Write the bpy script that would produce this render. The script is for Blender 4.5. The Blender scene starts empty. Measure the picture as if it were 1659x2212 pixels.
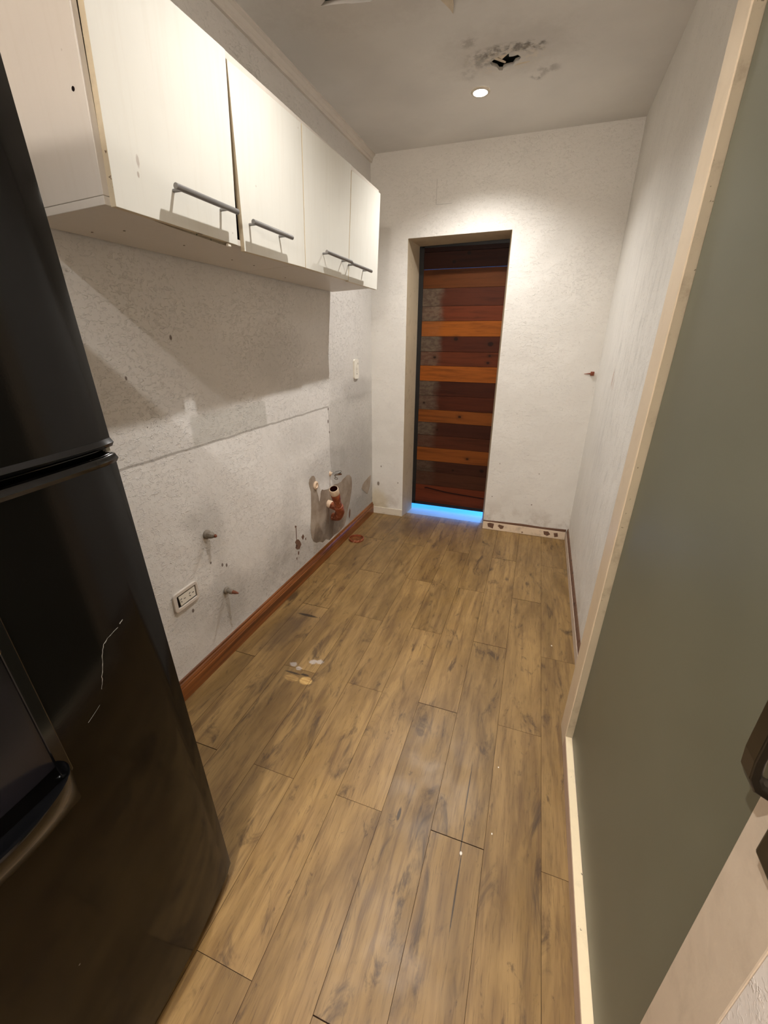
import bpy, bmesh, math, random
from mathutils import Vector, Matrix, noise
from mathutils.geometry import tessellate_polygon
random.seed(7)
PI = math.pi
S = bpy.context.scene
COL = S.collection

# ------------------------------------------------------------------ camera
cd = bpy.data.cameras.new('camera'); cam = bpy.data.objects.new('camera', cd); COL.objects.link(cam)
cd.sensor_fit = 'HORIZONTAL'; cd.sensor_width = 36.0; cd.lens = 893.0 / 1659.0 * 36.0
cd.clip_start = 0.02
Rm = Matrix(((0.9436, -0.1329, 0.3031), (0.3309, 0.3624, -0.8713), (0.0060, 0.9225, 0.3860)))
cam.matrix_world = Matrix.Translation((0, 0, 1.42)) @ Rm.to_4x4()
S.camera = cam

# ------------------------------------------------------------------ world, lights, exposure
S.view_settings.view_transform = 'Standard'; S.view_settings.look = 'None'
S.view_settings.gamma = 1.0; S.view_settings.use_curve_mapping = False
S.view_settings.exposure = 0.14
W = bpy.data.worlds.new('world'); S.world = W; W.use_nodes = True
W.node_tree.nodes['Background'].inputs[0].default_value = (0.04, 0.33, 1.0, 1)
W.node_tree.nodes['Background'].inputs[1].default_value = 5.0

ZC = 2.53
LAMPS = [((-0.437, 2.64, ZC), 68.0), ((-0.450, 1.30, ZC), 52.0), ((-0.45, -0.18, ZC), 88.0)]
for (p, w) in LAMPS:
    l = bpy.data.lights.new('spot_lamp', 'SPOT'); l.energy = w; l.spot_size = math.radians(134); l.spot_blend = 0.92
    l.color = (1.0, 0.97, 0.945); l.shadow_soft_size = 0.013
    o = bpy.data.objects.new('spot_lamp', l); COL.objects.link(o); o.location = (p[0], p[1], p[2] - 0.012)

# daylight outdoors, reaching in only under the plank door
l = bpy.data.lights.new('daylight', 'SUN'); l.energy = 5.5; l.color = (0.06, 0.34, 1.0); l.angle = math.radians(14)
o = bpy.data.objects.new('daylight', l); COL.objects.link(o); o.location = (-0.3, 5, 2)
o.rotation_euler = Vector((0.10, 1.0, 0.27)).to_track_quat('Z', 'Y').to_euler()
FILL_POS = (0.02, -1.35, 2.22)  # added fill light behind the camera, raises the overall brightness
l = bpy.data.lights.new('fill_lamp', 'POINT'); l.energy = 62.0; l.color = (1.0, 0.94, 0.88); l.shadow_soft_size = 0.10
o = bpy.data.objects.new('fill_lamp', l); COL.objects.link(o); o.location = (FILL_POS[0], FILL_POS[1], FILL_POS[2])

# ------------------------------------------------------------------ helpers
class NB:
    """tiny node builder"""
    def __init__(s, name, rough=0.6, spec=0.4, metal=0.0, coat=0.0):
        s.m = bpy.data.materials.new(name); s.m.use_nodes = True; s.nt = s.m.node_tree
        s.b = s.nt.nodes['Principled BSDF']; s.b.inputs['Roughness'].default_value = rough
        s.b.inputs['Specular IOR Level'].default_value = spec; s.b.inputs['Metallic'].default_value = metal
        s.b.inputs['Coat Weight'].default_value = coat
        s.tc = s.nt.nodes.new('ShaderNodeTexCoord'); s.obj = s.tc.outputs['Object']
        s._sep = None
    def n(s, t): return s.nt.nodes.new(t)
    def link(s, a, b): s.nt.links.new(a, b)
    def put(s, sock, v):
        if hasattr(v, 'is_output'): s.link(v, sock)
        elif isinstance(v, (tuple, list)) and len(v) == 3 and sock.type == 'RGBA': sock.default_value = (*v, 1)
        else: sock.default_value = v
    def math(s, op, a, b=0.0, c=0.0, clamp=False):
        n = s.n('ShaderNodeMath'); n.operation = op; n.use_clamp = clamp
        s.put(n.inputs[0], a); s.put(n.inputs[1], b); s.put(n.inputs[2], c); return n.outputs[0]
    def add(s, a, b): return s.math('ADD', a, b)
    def sub(s, a, b): return s.math('SUBTRACT', a, b)
    def mul(s, a, b): return s.math('MULTIPLY', a, b)
    def xyz(s, v=None):
        if v is None:
            if s._sep is None:
                n = s.n('ShaderNodeSeparateXYZ'); s.link(s.obj, n.inputs[0]); s._sep = n.outputs
            return s._sep
        n = s.n('ShaderNodeSeparateXYZ'); s.link(v, n.inputs[0]); return n.outputs
    def comb(s, x, y, z):
        n = s.n('ShaderNodeCombineXYZ'); s.put(n.inputs[0], x); s.put(n.inputs[1], y); s.put(n.inputs[2], z); return n.outputs[0]
    def vscale(s, v, sc, loc=(0, 0, 0)):
        n = s.n('ShaderNodeMapping'); s.link(v, n.inputs[0]); n.inputs['Scale'].default_value = sc; n.inputs['Location'].default_value = loc
        return n.outputs[0]
    def noise(s, scale, detail=3, rough=0.5, dist=0.0, vec=None, col=False):
        n = s.n('ShaderNodeTexNoise'); n.inputs['Scale'].default_value = scale; n.inputs['Detail'].default_value = detail
        n.inputs['Roughness'].default_value = rough; n.inputs['Distortion'].default_value = dist
        s.link(vec if vec is not None else s.obj, n.inputs['Vector']); return n.outputs[1 if col else 0]
    def voro(s, scale, vec=None, feature='F1', rnd=1.0):
        n = s.n('ShaderNodeTexVoronoi'); n.feature = feature; n.inputs['Scale'].default_value = scale
        n.inputs['Randomness'].default_value = rnd
        s.link(vec if vec is not None else s.obj, n.inputs['Vector']); return n.outputs[0]
    def ss(s, v, a, b, lo=0.0, hi=1.0):
        """smoothstep a..b -> lo..hi"""
        n = s.n('ShaderNodeMapRange'); n.interpolation_type = 'SMOOTHSTEP'
        s.put(n.inputs[0], v); n.inputs[1].default_value = a; n.inputs[2].default_value = b
        n.inputs[3].default_value = lo; n.inputs[4].default_value = hi; return n.outputs[0]
    def mix(s, f, a, b, mode='MIX'):
        n = s.n('ShaderNodeMix'); n.data_type = 'RGBA'; n.blend_type = mode
        s.put(n.inputs[0], f); s.put(n.inputs[6], a); s.put(n.inputs[7], b); return n.outputs[2]
    def blob(s, u, v, cu, cv, ru, rv, soft=0.3, warp=None):
        """soft elliptic mask in the (u, v) sockets"""
        a = s.math('DIVIDE', s.sub(u, cu), ru); b = s.math('DIVIDE', s.sub(v, cv), rv)
        d = s.math('SQRT', s.add(s.mul(a, a), s.mul(b, b)))
        if warp is not None: d = s.add(d, warp)
        return s.ss(d, 1 - soft, 1 + soft, 1, 0)
    def box(s, u, v, u0, u1, v0, v1, soft=0.004):
        m = s.mul(s.ss(u, u0 - soft, u0 + soft), s.ss(u, u1 - soft, u1 + soft, 1, 0))
        return s.mul(m, s.mul(s.ss(v, v0 - soft, v0 + soft), s.ss(v, v1 - soft, v1 + soft, 1, 0)))
    def bump(s, h, strength=0.5, dist=0.01):
        n = s.n('ShaderNodeBump'); n.inputs['Strength'].default_value = strength; n.inputs['Distance'].default_value = dist
        s.link(h, n.inputs['Height'])
        if s.b.inputs['Normal'].is_linked: s.link(s.b.inputs['Normal'].links[0].from_socket, n.inputs['Normal'])
        s.link(n.outputs[0], s.b.inputs['Normal'])
    def color(s, c): s.put(s.b.inputs['Base Color'], c); return s.m
    def rough(s, r): s.put(s.b.inputs['Roughness'], r)

def rgb(r, g, b):
    f = lambda c: (c / 255 / 12.92) if c <= 10 else ((c / 255 + 0.055) / 1.055) ** 2.4
    return (f(r), f(g), f(b))

def plain(name, c, rough=0.5, spec=0.4, metal=0.0, coat=0.0, var=0.06, vs=9.0):
    k = NB(name, rough, spec, metal, coat)
    n = k.noise(vs, 4, 0.6)
    return k.color(k.mix(k.ss(n, 0.3, 0.75), tuple(x * (1 - var) for x in c), tuple(min(1, x * (1 + var)) for x in c)))

class MB:
    """mesh builder in world coordinates"""
    def __init__(s): s.bm = bmesh.new()
    def hexa(s, p):
        """p: eight corners, bottom ring 0-3 then top ring 4-7"""
        v = [s.bm.verts.new(q) for q in p]
        for f in ((3, 2, 1, 0), (4, 5, 6, 7), (0, 1, 5, 4), (1, 2, 6, 5), (2, 3, 7, 6), (3, 0, 4, 7)):
            s.bm.faces.new([v[i] for i in f])
        return s
    def box(s, x0, x1, y0, y1, z0, z1):
        return s.hexa([(x0, y0, z0), (x1, y0, z0), (x1, y1, z0), (x0, y1, z0), (x0, y0, z1), (x1, y0, z1), (x1, y1, z1), (x0, y1, z1)])
    def quad(s, *p):
        s.bm.faces.new([s.bm.verts.new(q) for q in p]); return s
    def prism(s, pts, off):
        """pts: list of 3D points of a planar outline, off: extrusion vector"""
        n = len(pts); off = Vector(off)
        a = [s.bm.verts.new(p) for p in pts]; b = [s.bm.verts.new(Vector(p) + off) for p in pts]
        for t in tessellate_polygon([[Vector(p) for p in pts]]):
            s.bm.faces.new([a[i] for i in t]); s.bm.faces.new([b[i] for i in reversed(t)])
        for i in range(n):
            j = (i + 1) % n; s.bm.faces.new([a[i], a[j], b[j], b[i]])
        return s
    def tube(s, pts, rad, seg=20, caps=True):
        """swept round tube along pts; rad number or list"""
        pts = [Vector(p) for p in pts]; n = len(pts)
        if not isinstance(rad, (list, tuple)): rad = [rad] * n
        rings = []; up = None
        for i, p in enumerate(pts):
            t = (pts[min(i + 1, n - 1)] - pts[max(i - 1, 0)]).normalized()
            if up is None: up = Vector((0, 0, 1)) if abs(t.z) < 0.9 else Vector((1, 0, 0))
            a = t.cross(up).normalized(); b = a.cross(t).normalized(); up = b
            rings.append([s.bm.verts.new(p + rad[i] * (math.cos(2 * PI * k / seg) * a + math.sin(2 * PI * k / seg) * b)) for k in range(seg)])
        for i in range(n - 1):
            for k in range(seg):
                s.bm.faces.new([rings[i][k], rings[i][(k + 1) % seg], rings[i + 1][(k + 1) % seg], rings[i + 1][k]])
        if caps: s.bm.faces.new(list(reversed(rings[0]))); s.bm.faces.new(rings[-1])
        return s
    def lathe(s, o, axis, prof, seg=28, closed=False):
        """prof: list of (radius, height along axis)"""
        o = Vector(o); t = Vector(axis).normalized()
        up = Vector((0, 0, 1)) if abs(t.z) < 0.9 else Vector((1, 0, 0))
        a = t.cross(up).normalized(); b = a.cross(t).normalized(); rings = []
        for r, h in prof:
            if r < 1e-6: rings.append([s.bm.verts.new(o + t * h)])
            else: rings.append([s.bm.verts.new(o + t * h + r * (math.cos(2 * PI * k / seg) * a + math.sin(2 * PI * k / seg) * b)) for k in range(seg)])
        for i in range(len(rings) - 1):
            A, B = rings[i], rings[i + 1]
            for k in range(seg):
                k2 = (k + 1) % seg
                if len(A) == 1 and len(B) == 1: continue
                if len(A) == 1: s.bm.faces.new([A[0], B[k2], B[k]])
                elif len(B) == 1: s.bm.faces.new([A[k], A[k2], B[0]])
                else: s.bm.faces.new([A[k], A[k2], B[k2], B[k]])
        return s
    def build(s, name, mat, parent=None, bevel=0.0, smooth=False, seg=2, label=None, recalc=True):
        if recalc: bmesh.ops.recalc_face_normals(s.bm, faces=s.bm.faces)
        me = bpy.data.meshes.new(name); s.bm.to_mesh(me); s.bm.free()
        if mat: me.materials.append(mat)
        if smooth:
            for p in me.polygons: p.use_smooth = True
        o = bpy.data.objects.new(name, me); COL.objects.link(o)
        if smooth:
            try:
                md = o.modifiers.new('edge', 'EDGE_SPLIT'); md.split_angle = math.radians(38)
            except Exception: pass
        if bevel > 0:
            md = o.modifiers.new('bevel', 'BEVEL'); md.width = bevel; md.segments = seg; md.limit_method = 'ANGLE'
            md.angle_limit = math.radians(40)
        if parent is not None:
            o.parent = parent
            w = Vector((0, 0, 0)); q = parent
            while q is not None: w += Vector(q.location); q = q.parent if q.parent else None
            o.matrix_parent_inverse = Matrix.Translation(-parent['_w'] if False else -Vector(parent.location)) if parent.type == 'EMPTY' else Matrix.Identity(4)
        if label: o['label'] = label
        return o

def thing(name, label, cat, loc, group=None):
    o = bpy.data.objects.new(name, None); COL.objects.link(o); o.location = loc; o.empty_display_size = 0.1
    o['label'] = label; o['category'] = cat
    if group: o['group'] = group
    return o
def tag(o, label, cat, group=None):
    o['label'] = label; o['category'] = cat
    if group: o['group'] = group
    return o
def struct(o, label=None):
    o['kind'] = 'structure'
    if label: o['label'] = label
    return o

# ------------------------------------------------------------------ materials
def stucco(name, u, v, base, amt=1.0, extra=None, asp=(1, 1, 1)):
    """trowelled white wall paint over rough plaster; u, v pick the in-plane axes (0,1,2)"""
    k = NB(name, 0.62, 0.35)
    c = k.xyz()
    U, V = c[u], c[v]
    big = k.noise(2.2, 4, 0.6)
    fine = k.noise(38, 5, 0.62)
    # short trowel ridges: thin iso-lines of a warped noise, present in patches
    av = k.vscale(k.obj, asp)
    w = k.noise(54, 2, 0.5, 0.6, av)
    line = k.ss(k.math('ABSOLUTE', k.sub(w, 0.5)), 0.0, 0.035, 1, 0)
    gate = k.ss(k.noise(52, 2, 0.5, 0, av), 0.50, 0.58)
    w2 = k.noise(85, 2, 0.5, 0.8, av)
    line2 = k.ss(k.math('ABSOLUTE', k.sub(w2, 0.5)), 0.0, 0.06, 1, 0)
    gate2 = k.ss(k.noise(60, 2), 0.48, 0.6)
    reg = k.ss(k.noise(4.5, 2), 0.35, 0.6, 0.35, 1.0)
    h = k.add(k.mul(reg, k.add(k.mul(k.mul(line, gate), 1.0), k.mul(k.mul(line2, gate2), 0.6))), k.mul(fine, 0.45))
    k.bump(h, 0.52 * amt, 0.0042)
    k.bump(k.noise(5, 3), 0.35, 0.03)
    col = k.mix(k.ss(big, 0.3, 0.7), tuple(x * 0.93 for x in base), base)
    col = k.mix(k.mul(k.ss(k.noise(90, 3), 0.62, 0.75), 0.25), col, rgb(150, 140, 128))
    if extra: col = extra(k, col, U, V)
    return k.color(col)

WHITE = rgb(225, 221, 215)

def extra_left(k, col, y, z):
    wp = k.mul(k.sub(k.noise(9, 4, 0.65), 0.5), 1.1)
    wf = k.mul(k.sub(k.noise(30, 4, 0.65), 0.5), 0.9)
    # brighter repainted field under the old worktop line, greyer unpainted plaster at the far end
    far = k.box(y, z, 2.42, 3.3, 0.0, 1.05, 0.02)
    col = k.mix(k.mul(far, 0.42), col, rgb(168, 163, 153))
    up = k.box(y, z, 2.45, 3.3, 1.04, 1.9, 0.03)
    col = k.mix(k.mul(up, 0.18), col, rgb(170, 163, 153))
    fieldm = k.box(y, z, 0.0, 2.41, 0.0, 1.022, 0.003)
    col = k.mix(k.mul(fieldm, 0.35), col, rgb(240, 236, 230))
    # grey-green strip above the old worktop line
    strip = k.box(y, z, 1.262, 1.75, 1.024, 1.14, 0.01)
    col = k.mix(k.mul(strip, 0.40), col, rgb(150, 146, 132))
    # old worktop line
    wy = k.add(z, k.mul(k.sub(k.noise(12, 3), 0.5), 0.012))
    ln = k.mul(k.ss(k.math('ABSOLUTE', k.sub(wy, 1.022)), 0.002, 0.007, 1, 0), k.ss(y, 2.40, 2.42, 1, 0))
    col = k.mix(k.mul(ln, 0.55), col, rgb(120, 110, 98))
    vl = k.mul(k.ss(k.math('ABSOLUTE', k.sub(k.add(y, k.mul(wf, 0.01)), 2.415)), 0.001, 0.006, 1, 0), k.box(y, z, 2.3, 2.5, 0.62, 1.02, 0.01))
    col = k.mix(k.mul(vl, 0.5), col, rgb(125, 115, 104))
    # damp grey smears around the valves, the drain and down to the floor
    for (cy, cz, ry, rz, a) in ((1.27, .66, .09, .15, .24), (1.17, .74, .04, .04, .2), (1.32, .30, .11, .15, .26), (1.45, .22, .3, .12, .25),
                                (2.0, .2, .35, .14, .35), (2.35, .66, .3, .1, .25), (2.85, .45, .35, .35, .25), (2.9, .15, .3, .12, .4),
                                (1.75, .35, .12, .12, .2), (1.12, .36, .12, .07, .18), (1.9, .5, .1, .2, .15), (2.9, 1.08, .3, .08, .3),
                                (2.05, .9, .2, .08, .12), (1.9, 1.35, .3, .12, .15), (2.2, 1.2, .25, .06, .12)):
        m = k.blob(y, z, cy, cz, ry, rz, 0.45, wp)
        col = k.mix(k.mul(m, a), col, rgb(122, 116, 108))
    # specks, small knocks
    sp = k.mul(k.ss(k.voro(7.0), 0.018, 0.035, 1, 0), k.ss(k.noise(2.0), 0.5, 0.55))
    col = k.mix(k.mul(sp, 0.40), col, rgb(96, 86, 78))
    sp = k.ss(k.voro(19.0), 0.035, 0.07, 1, 0)
    col = k.mix(k.mul(k.mul(sp, k.ss(k.noise(3.0), 0.5, 0.6)), 0.45), col, rgb(105, 96, 88))
    for (cy, cz, r) in ((1.24, 1.42, .0055), (1.03, 1.30, .004), (2.40, .93, .008), (2.41, .86, .005), (1.10, .36, .006), (1.24, .515, .004), (1.305, .47, .006), (1.33, .455, .006), (2.408, 1.008, .006), (2.30, .0, .0)):
        if r > 0: col = k.mix(k.mul(k.blob(y, z, cy, cz, r, r * 1.5, 0.3, k.mul(wf, 0.4)), 0.85), col, rgb(92, 72, 60))
    # blistered paint near the baseboard
    bl = k.mul(k.ss(k.noise(24, 5, 0.7), 0.58, 0.63), k.mul(k.ss(z, 0.12, 0.42, 1, 0), k.ss(y, 1.3, 1.8)))
    col = k.mix(k.mul(bl, 0.38), col, rgb(118, 108, 100))
    return col

def extra_back(k, col, x, z):
    wp = k.mul(k.sub(k.noise(9, 4, 0.65), 0.5), 1.1)
    wf = k.mul(k.sub(k.noise(40, 4, 0.65), 0.5), 0.9)
    m = k.ss(z, 0.02, 0.34, 1, 0)
    ln = k.add(k.mul(k.ss(k.math('ABSOLUTE', k.sub(x, -.758)), .0008, .003, 1, 0), k.box(x, z, -.8, -.7, 2.225, 2.36)), k.mul(k.ss(k.math('ABSOLUTE', k.sub(z, 2.225)), .0008, .003, 1, 0), k.box(x, z, -.757, -.655, 2.2, 2.25)))
    col = k.mix(k.mul(ln, .3), col, rgb(120, 112, 100))
    col = k.mix(k.mul(k.mul(m, k.ss(k.noise(7, 5, 0.7), 0.42, 0.62)), 0.45), col, rgb(160, 142, 122))
    col = k.mix(k.mul(k.blob(x, z, -1.16, .12, .08, .12, .5, wp), 0.5), col, rgb(190, 170, 120))
    for (cx, cz, rx, rz) in ((-1.155, .275, .010, .018), (-1.13, .43, .004, .008), (-.20, .28, .004, .004), (.10, .25, .005, .005), (-.17, .55, .003, .004), (.12, .5, .004, .003), (-.98, .30, .004, .006)):
        col = k.mix(k.mul(k.blob(x, z, cx, cz, rx, rz, 0.3, k.mul(wf, 0.5)), 0.8), col, rgb(100, 78, 56))
    sp = k.mul(k.ss(k.voro(9.0), 0.02, 0.04, 1, 0), k.ss(k.noise(2.5), .5, .55))
    col = k.mix(k.mul(sp, 0.25), col, rgb(120, 108, 98))
    return col

def extra_right(k, col, y, z):
    v = k.vscale(k.obj, (1, 26, 6.0))
    streak = k.mul(k.ss(k.noise(1.0, 5, 0.7, .3, v), 0.48, 0.68), k.blob(y, z, 2.2, 1.15, 0.55, 0.75, 0.6))
    col = k.mix(k.mul(streak, 0.22), col, rgb(120, 118, 112))
    dots = k.mul(k.ss(k.voro(60.0), 0.12, 0.2, 1, 0), k.blob(y, z, 2.1, 1.25, 0.35, 0.6, 0.6))
    col = k.mix(k.mul(dots, 0.35), col, rgb(110, 110, 102))
    wf = k.mul(k.sub(k.noise(40, 4, 0.65), 0.5), 0.9)
    col = k.mix(k.mul(k.blob(y, z, 2.48, 1.24, .012, .04, .4, wf), 0.55), col, rgb(176, 122, 84))
    col = k.mix(k.mul(k.blob(y, z, 2.42, 1.22, .008, .03, .4, wf), 0.4), col, rgb(176, 132, 100))
    col = k.mix(k.mul(k.mul(k.ss(z, .05, .3, 1, 0), k.ss(k.noise(8, 4), .45, .6)), 0.25), col, rgb(160, 148, 132))
    return col

M = {}
M['wall_left'] = stucco('left_wall_plaster', 1, 2, WHITE, 1.22, extra_left, (1, .62, 1.35))
M['wall_back'] = stucco('back_wall_plaster', 0, 2, rgb(229, 225, 217), 0.9, extra_back, (.62, 1, 1.35))
M['wall_right'] = stucco('right_wall_plaster', 1, 2, rgb(228, 224, 216), 0.8, extra_right)
M['wall_near'] = stucco('near_wall_plaster', 1, 2, rgb(224, 214, 204), 0.7)

def ceiling_mat():
    k = NB('ceiling_paint', 0.7, 0.3)
    c = k.xyz(); x, y = c[0], c[1]
    col = k.mix(k.ss(k.noise(1.6, 4), 0.3, 0.7), rgb(214, 211, 206), rgb(229, 226, 220))
    wp = k.mul(k.sub(k.noise(16, 5, 0.7), 0.5), 1.6)
    halo = k.blob(x, y, -0.30, 2.36, .26, .16, .6, k.mul(wp, 0.8))
    col = k.mix(k.mul(halo, 0.22), col, rgb(120, 104, 90))
    patch = k.noise(26, 4, 0.6)
    for (cx, cy, rx, ry, a) in ((-.29, 2.355, .13, .035, .75), (-.40, 2.40, .06, .05, .45), (-.20, 2.365, .03, .04, .7), (-.155, 2.37, .014, .03, .8),
                                (-.44, 2.27, .04, .03, .35), (-.175, 2.60, .03, .03, .5), (-.125, 2.55, .05, .03, .35), (-.47, 2.48, .03, .05, .2)):
        m = k.mul(k.blob(x, y, cx, cy, rx, ry, .5, k.mul(wp, 0.7)), k.ss(patch, 0.40, 0.62))
        col = k.mix(k.mul(m, a), col, rgb(88, 80, 72))
    m = k.mul(k.blob(x, y, -0.30, 2.42, .15, .085, .35, wp), k.ss(k.noise(50, 3), 0.45, 0.6))
    col = k.mix(k.mul(m, 0.35), col, rgb(225, 214, 196))
    m = k.blob(x, y, -0.72, 1.90, .36, .14, .6, wp)
    col = k.mix(k.mul(m, 0.18), col, rgb(130, 114, 100))
    k.bump(k.noise(60, 4), 0.12, 0.003); k.bump(k.noise(4, 3), 0.4, 0.02)
    return k.color(col)
M['ceiling'] = ceiling_mat()

def floor_mat():
    k = NB('wood_laminate', 0.38, 0.45)
    at = k.n('ShaderNodeAttribute'); at.attribute_name = 'plank'
    rs = k.xyz(at.outputs['Vector'])
    c = k.xyz()
    # each board shifts the grain pattern
    x = k.add(c[0], k.mul(rs[0], 7.0)); y = k.add(c[1], k.mul(rs[1], 11.0)); zz = k.mul(rs[2], 5.0)
    v = k.comb(x, y, zz)
    n1 = k.noise(1.0, 5, 0.6, 0.8, k.vscale(v, (9, 1.7, 1)))
    warp = k.noise(1.0, 3, 0.5, 0, k.vscale(v, (7, 1.3, 1)))
    ring = k.math('SINE', k.add(k.mul(warp, 46.0), k.mul(x, 95.0)))
    fine = k.noise(1.0, 4, 0.65, 0, k.vscale(v, (330, 14, 1)))
    med = k.noise(1.0, 4, 0.6, 0.3, k.vscale(v, (42, 3.0, 1)))
    col = k.mix(k.ss(n1, 0.30, 0.72), rgb(121, 94, 54), rgb(158, 127, 79))
    col = k.mix(k.mul(k.ss(ring, -0.2, 1.0), 0.22), col, rgb(98, 70, 42))
    col = k.mix(k.mul(k.ss(med, 0.50, 0.72), 0.50), col, rgb(88, 62, 38))
    col = k.mix(k.mul(k.ss(fine, 0.52, 0.72), 0.50), col, rgb(70, 49, 31))
    # dark smoky flames
    fl = k.noise(1.0, 5, 0.68, 1.2, k.vscale(v, (11, 3.4, 1), (3, 1, 0)))
    col = k.mix(k.mul(k.ss(fl, 0.54, 0.72), 0.80), col, rgb(62, 45, 31))
    sp = k.noise(1.0, 5, 0.72, 1.6, k.vscale(v, (20, 8, 1), (9, 4, 0)))
    col = k.mix(k.mul(k.ss(sp, 0.60, 0.72), 0.60), col, rgb(58, 41, 28))
    # knots
    kd = k.voro(1.0, k.add if False else k.vscale(k.comb(k.add(x, k.mul(k.sub(warp, .5), .05)), y, zz), (5.0, 2.6, 1)))
    kring = k.math('SINE', k.mul(kd, 130.0))
    km = k.ss(kd, 0.03, 0.13, 1, 0)
    col = k.mix(k.mul(km, 0.40), col, rgb(84, 58, 36))
    col = k.mix(k.mul(k.mul(km, k.ss(kring, 0, 1)), 0.40), col, rgb(54, 36, 22))
    # board-to-board tone
    tone = k.add(0.90, k.mul(rs[2], 0.20))
    tn = k.n('ShaderNodeVectorMath'); tn.operation = 'SCALE'; k.link(col, tn.inputs[0]); k.link(tone, tn.inputs['Scale'])
    col = tn.outputs[0]
    # room-space wear and damage (fixed to the floor, not to the boards)
    X, Y = c[0], c[1]
    wp = k.mul(k.sub(k.noise(14, 4, 0.65), 0.5), 1.3)
    wf = k.mul(k.sub(k.noise(50, 4, 0.65), 0.5), 1.0)
    col = k.mix(k.mul(k.blob(X, Y, -1.07, 1.50, .07, .16, .5, wp), 0.5), col, rgb(70, 54, 44))
    col = k.mix(k.mul(k.blob(X, Y, -1.0, 1.64, .10, .10, .6, wp), 0.25), col, rgb(84, 66, 54))
    col = k.mix(k.mul(k.blob(X, Y, -1.05, 2.5, .15, .5, .6, wp), 0.3), col, rgb(84, 64, 46))
    col = k.mix(k.mul(k.blob(X, Y, -.35, 2.9, .6, .35, .6, wp), 0.2), col, rgb(90, 68, 46))
    col = k.mix(k.mul(k.blob(X, Y, -.9, 2.98, .25, .15, .6, wp), 0.35), col, rgb(84, 66, 58))
    for (cx, cy, rx, ry) in ((-.864, 1.222, .036, .018), (-.794, 1.228, .030, .022)):
        stv = k.ss(k.noise(1, 3, .6, 0, k.vscale(k.obj, (20, 160, 1))), .4, .6)
        col = k.mix(k.mul(k.blob(X, Y, cx, cy, rx, ry, .15, k.mul(wf, .5)), 0.75 if cx > -.83 else .4), col, k.mix(stv, rgb(212, 178, 112), rgb(176, 134, 78)))
    for (cx, cy, rx, ry) in ((-.82, 1.345, .018, .014), (-.79, 1.355, .018, .012), (-.90, 1.30, .018, .012), (-.862, 1.285, .014, .010)):
        col = k.mix(k.mul(k.blob(X, Y, cx, cy, rx, ry, .3, k.mul(wf, 1.8)), 0.55), col, rgb(190, 184, 180))
    for (cx, cy, rx, ry) in ((-1.02, 1.655, .056, .009), (-.875, 1.252, .04, .005), (-.815, 1.258, .02, .006), (-.23, .829, .005, .022), (-.02, .69, .0022, .10), (-.03, .98, .0018, .10), (-.025, .83, .0018, .06)):
        col = k.mix(k.mul(k.blob(X, Y, cx, cy, rx, ry, .25, k.mul(wf, .6)), 0.85), col, rgb(40, 30, 24))
    for (cx, cy, r) in ((-.022, .785, .0035), (.06, .87, .002), (.255, 1.85, .003), (.06, 1.1, .002)):
        col = k.mix(k.blob(X, Y, cx, cy, r, r * 1.4, .3, k.mul(wf, .4)), col, rgb(230, 222, 208))
    # dusty dark edge along the right wall
    col = k.mix(k.mul(k.ss(X, 0.24, 0.30), k.mul(k.ss(Y, 1.4, 1.3), 0.0)), col, rgb(70, 48, 34))
    k.rough(k.ss(k.noise(9, 4), 0.3, 0.7, 0.34, 0.46))
    k.bump(k.add(k.mul(fine, 0.5), k.mul(med, 0.5)), 0.10, 0.0015)
    return k.color(col)
M['floor'] = floor_mat()
M['reveal'] = None
M['dark_gap'] = plain('board_gap', rgb(52, 36, 24), 0.8, 0.1)

def paint(name, c, rough=0.42, chips=0.0, chipcol=(0.03, 0.02, 0.015), dirt=0.15, bump=0.1, sc=24):
    k = NB(name, rough, 0.4)
    col = k.mix(k.ss(k.noise(5, 4), 0.3, 0.7), tuple(x * 0.94 for x in c), c)
    col = k.mix(k.mul(k.ss(k.noise(14, 5, .7), 0.5, 0.7), dirt), col, rgb(120, 100, 78))
    if chips > 0:
        col = k.mix(k.ss(k.noise(sc, 5, 0.65), 0.70 - chips * 0.2, 0.71 - chips * 0.2), col, chipcol)
    k.bump(k.noise(40, 4), bump, 0.004)
    return k.color(col)
M['reveal'] = paint('beige_doorway_reveal', rgb(188, 172, 146), 0.6, 0.0, dirt=0.25)
M['cornice'] = paint('cornice_paint', rgb(222, 214, 204), 0.5, 0, dirt=0.10)
M['frame_paint'] = paint('door_frame_cream_paint', rgb(214, 194, 166), 0.35, 0.0, dirt=0.10, bump=0.05)
M['frame_edge'] = paint('door_frame_edge_paint', rgb(186, 172, 146), 0.45, 0.12, rgb(110, 98, 78), dirt=0.35, sc=60)
M['sill_cream'] = paint('sill_cream_paint', rgb(240, 222, 186), 0.45, 0.10, rgb(60, 46, 34), dirt=0.12, sc=50)
M['sill_riser'] = paint('sill_riser_paint', rgb(186, 160, 140), 0.4, 0.0, dirt=0.25)
M['casing'] = paint('casing_beige_paint', rgb(206, 188, 166), 0.45, 0.0, dirt=0.12, bump=0.18)
M['base_chip'] = paint('chipped_baseboard_paint', rgb(226, 206, 180), 0.5, 0.12, rgb(120, 92, 64), dirt=0.3)
M['base_stained'] = paint('stained_cream_baseboard_paint', rgb(216, 206, 188), 0.6, 0.06, rgb(60, 50, 36), dirt=0.5, bump=0.4)
M['base_pale'] = paint('pale_baseboard_paint', rgb(208, 190, 172), 0.45, 0.0, dirt=0.25)
M['plaster_break'] = paint('broken_brown_plaster', rgb(112, 82, 64), 0.85, 0.4, rgb(60, 40, 30), dirt=0.4, bump=0.9)
M['void'] = plain('ceiling_void', rgb(112, 120, 117), 0.9, 0.1, var=0.5, vs=14)
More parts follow.
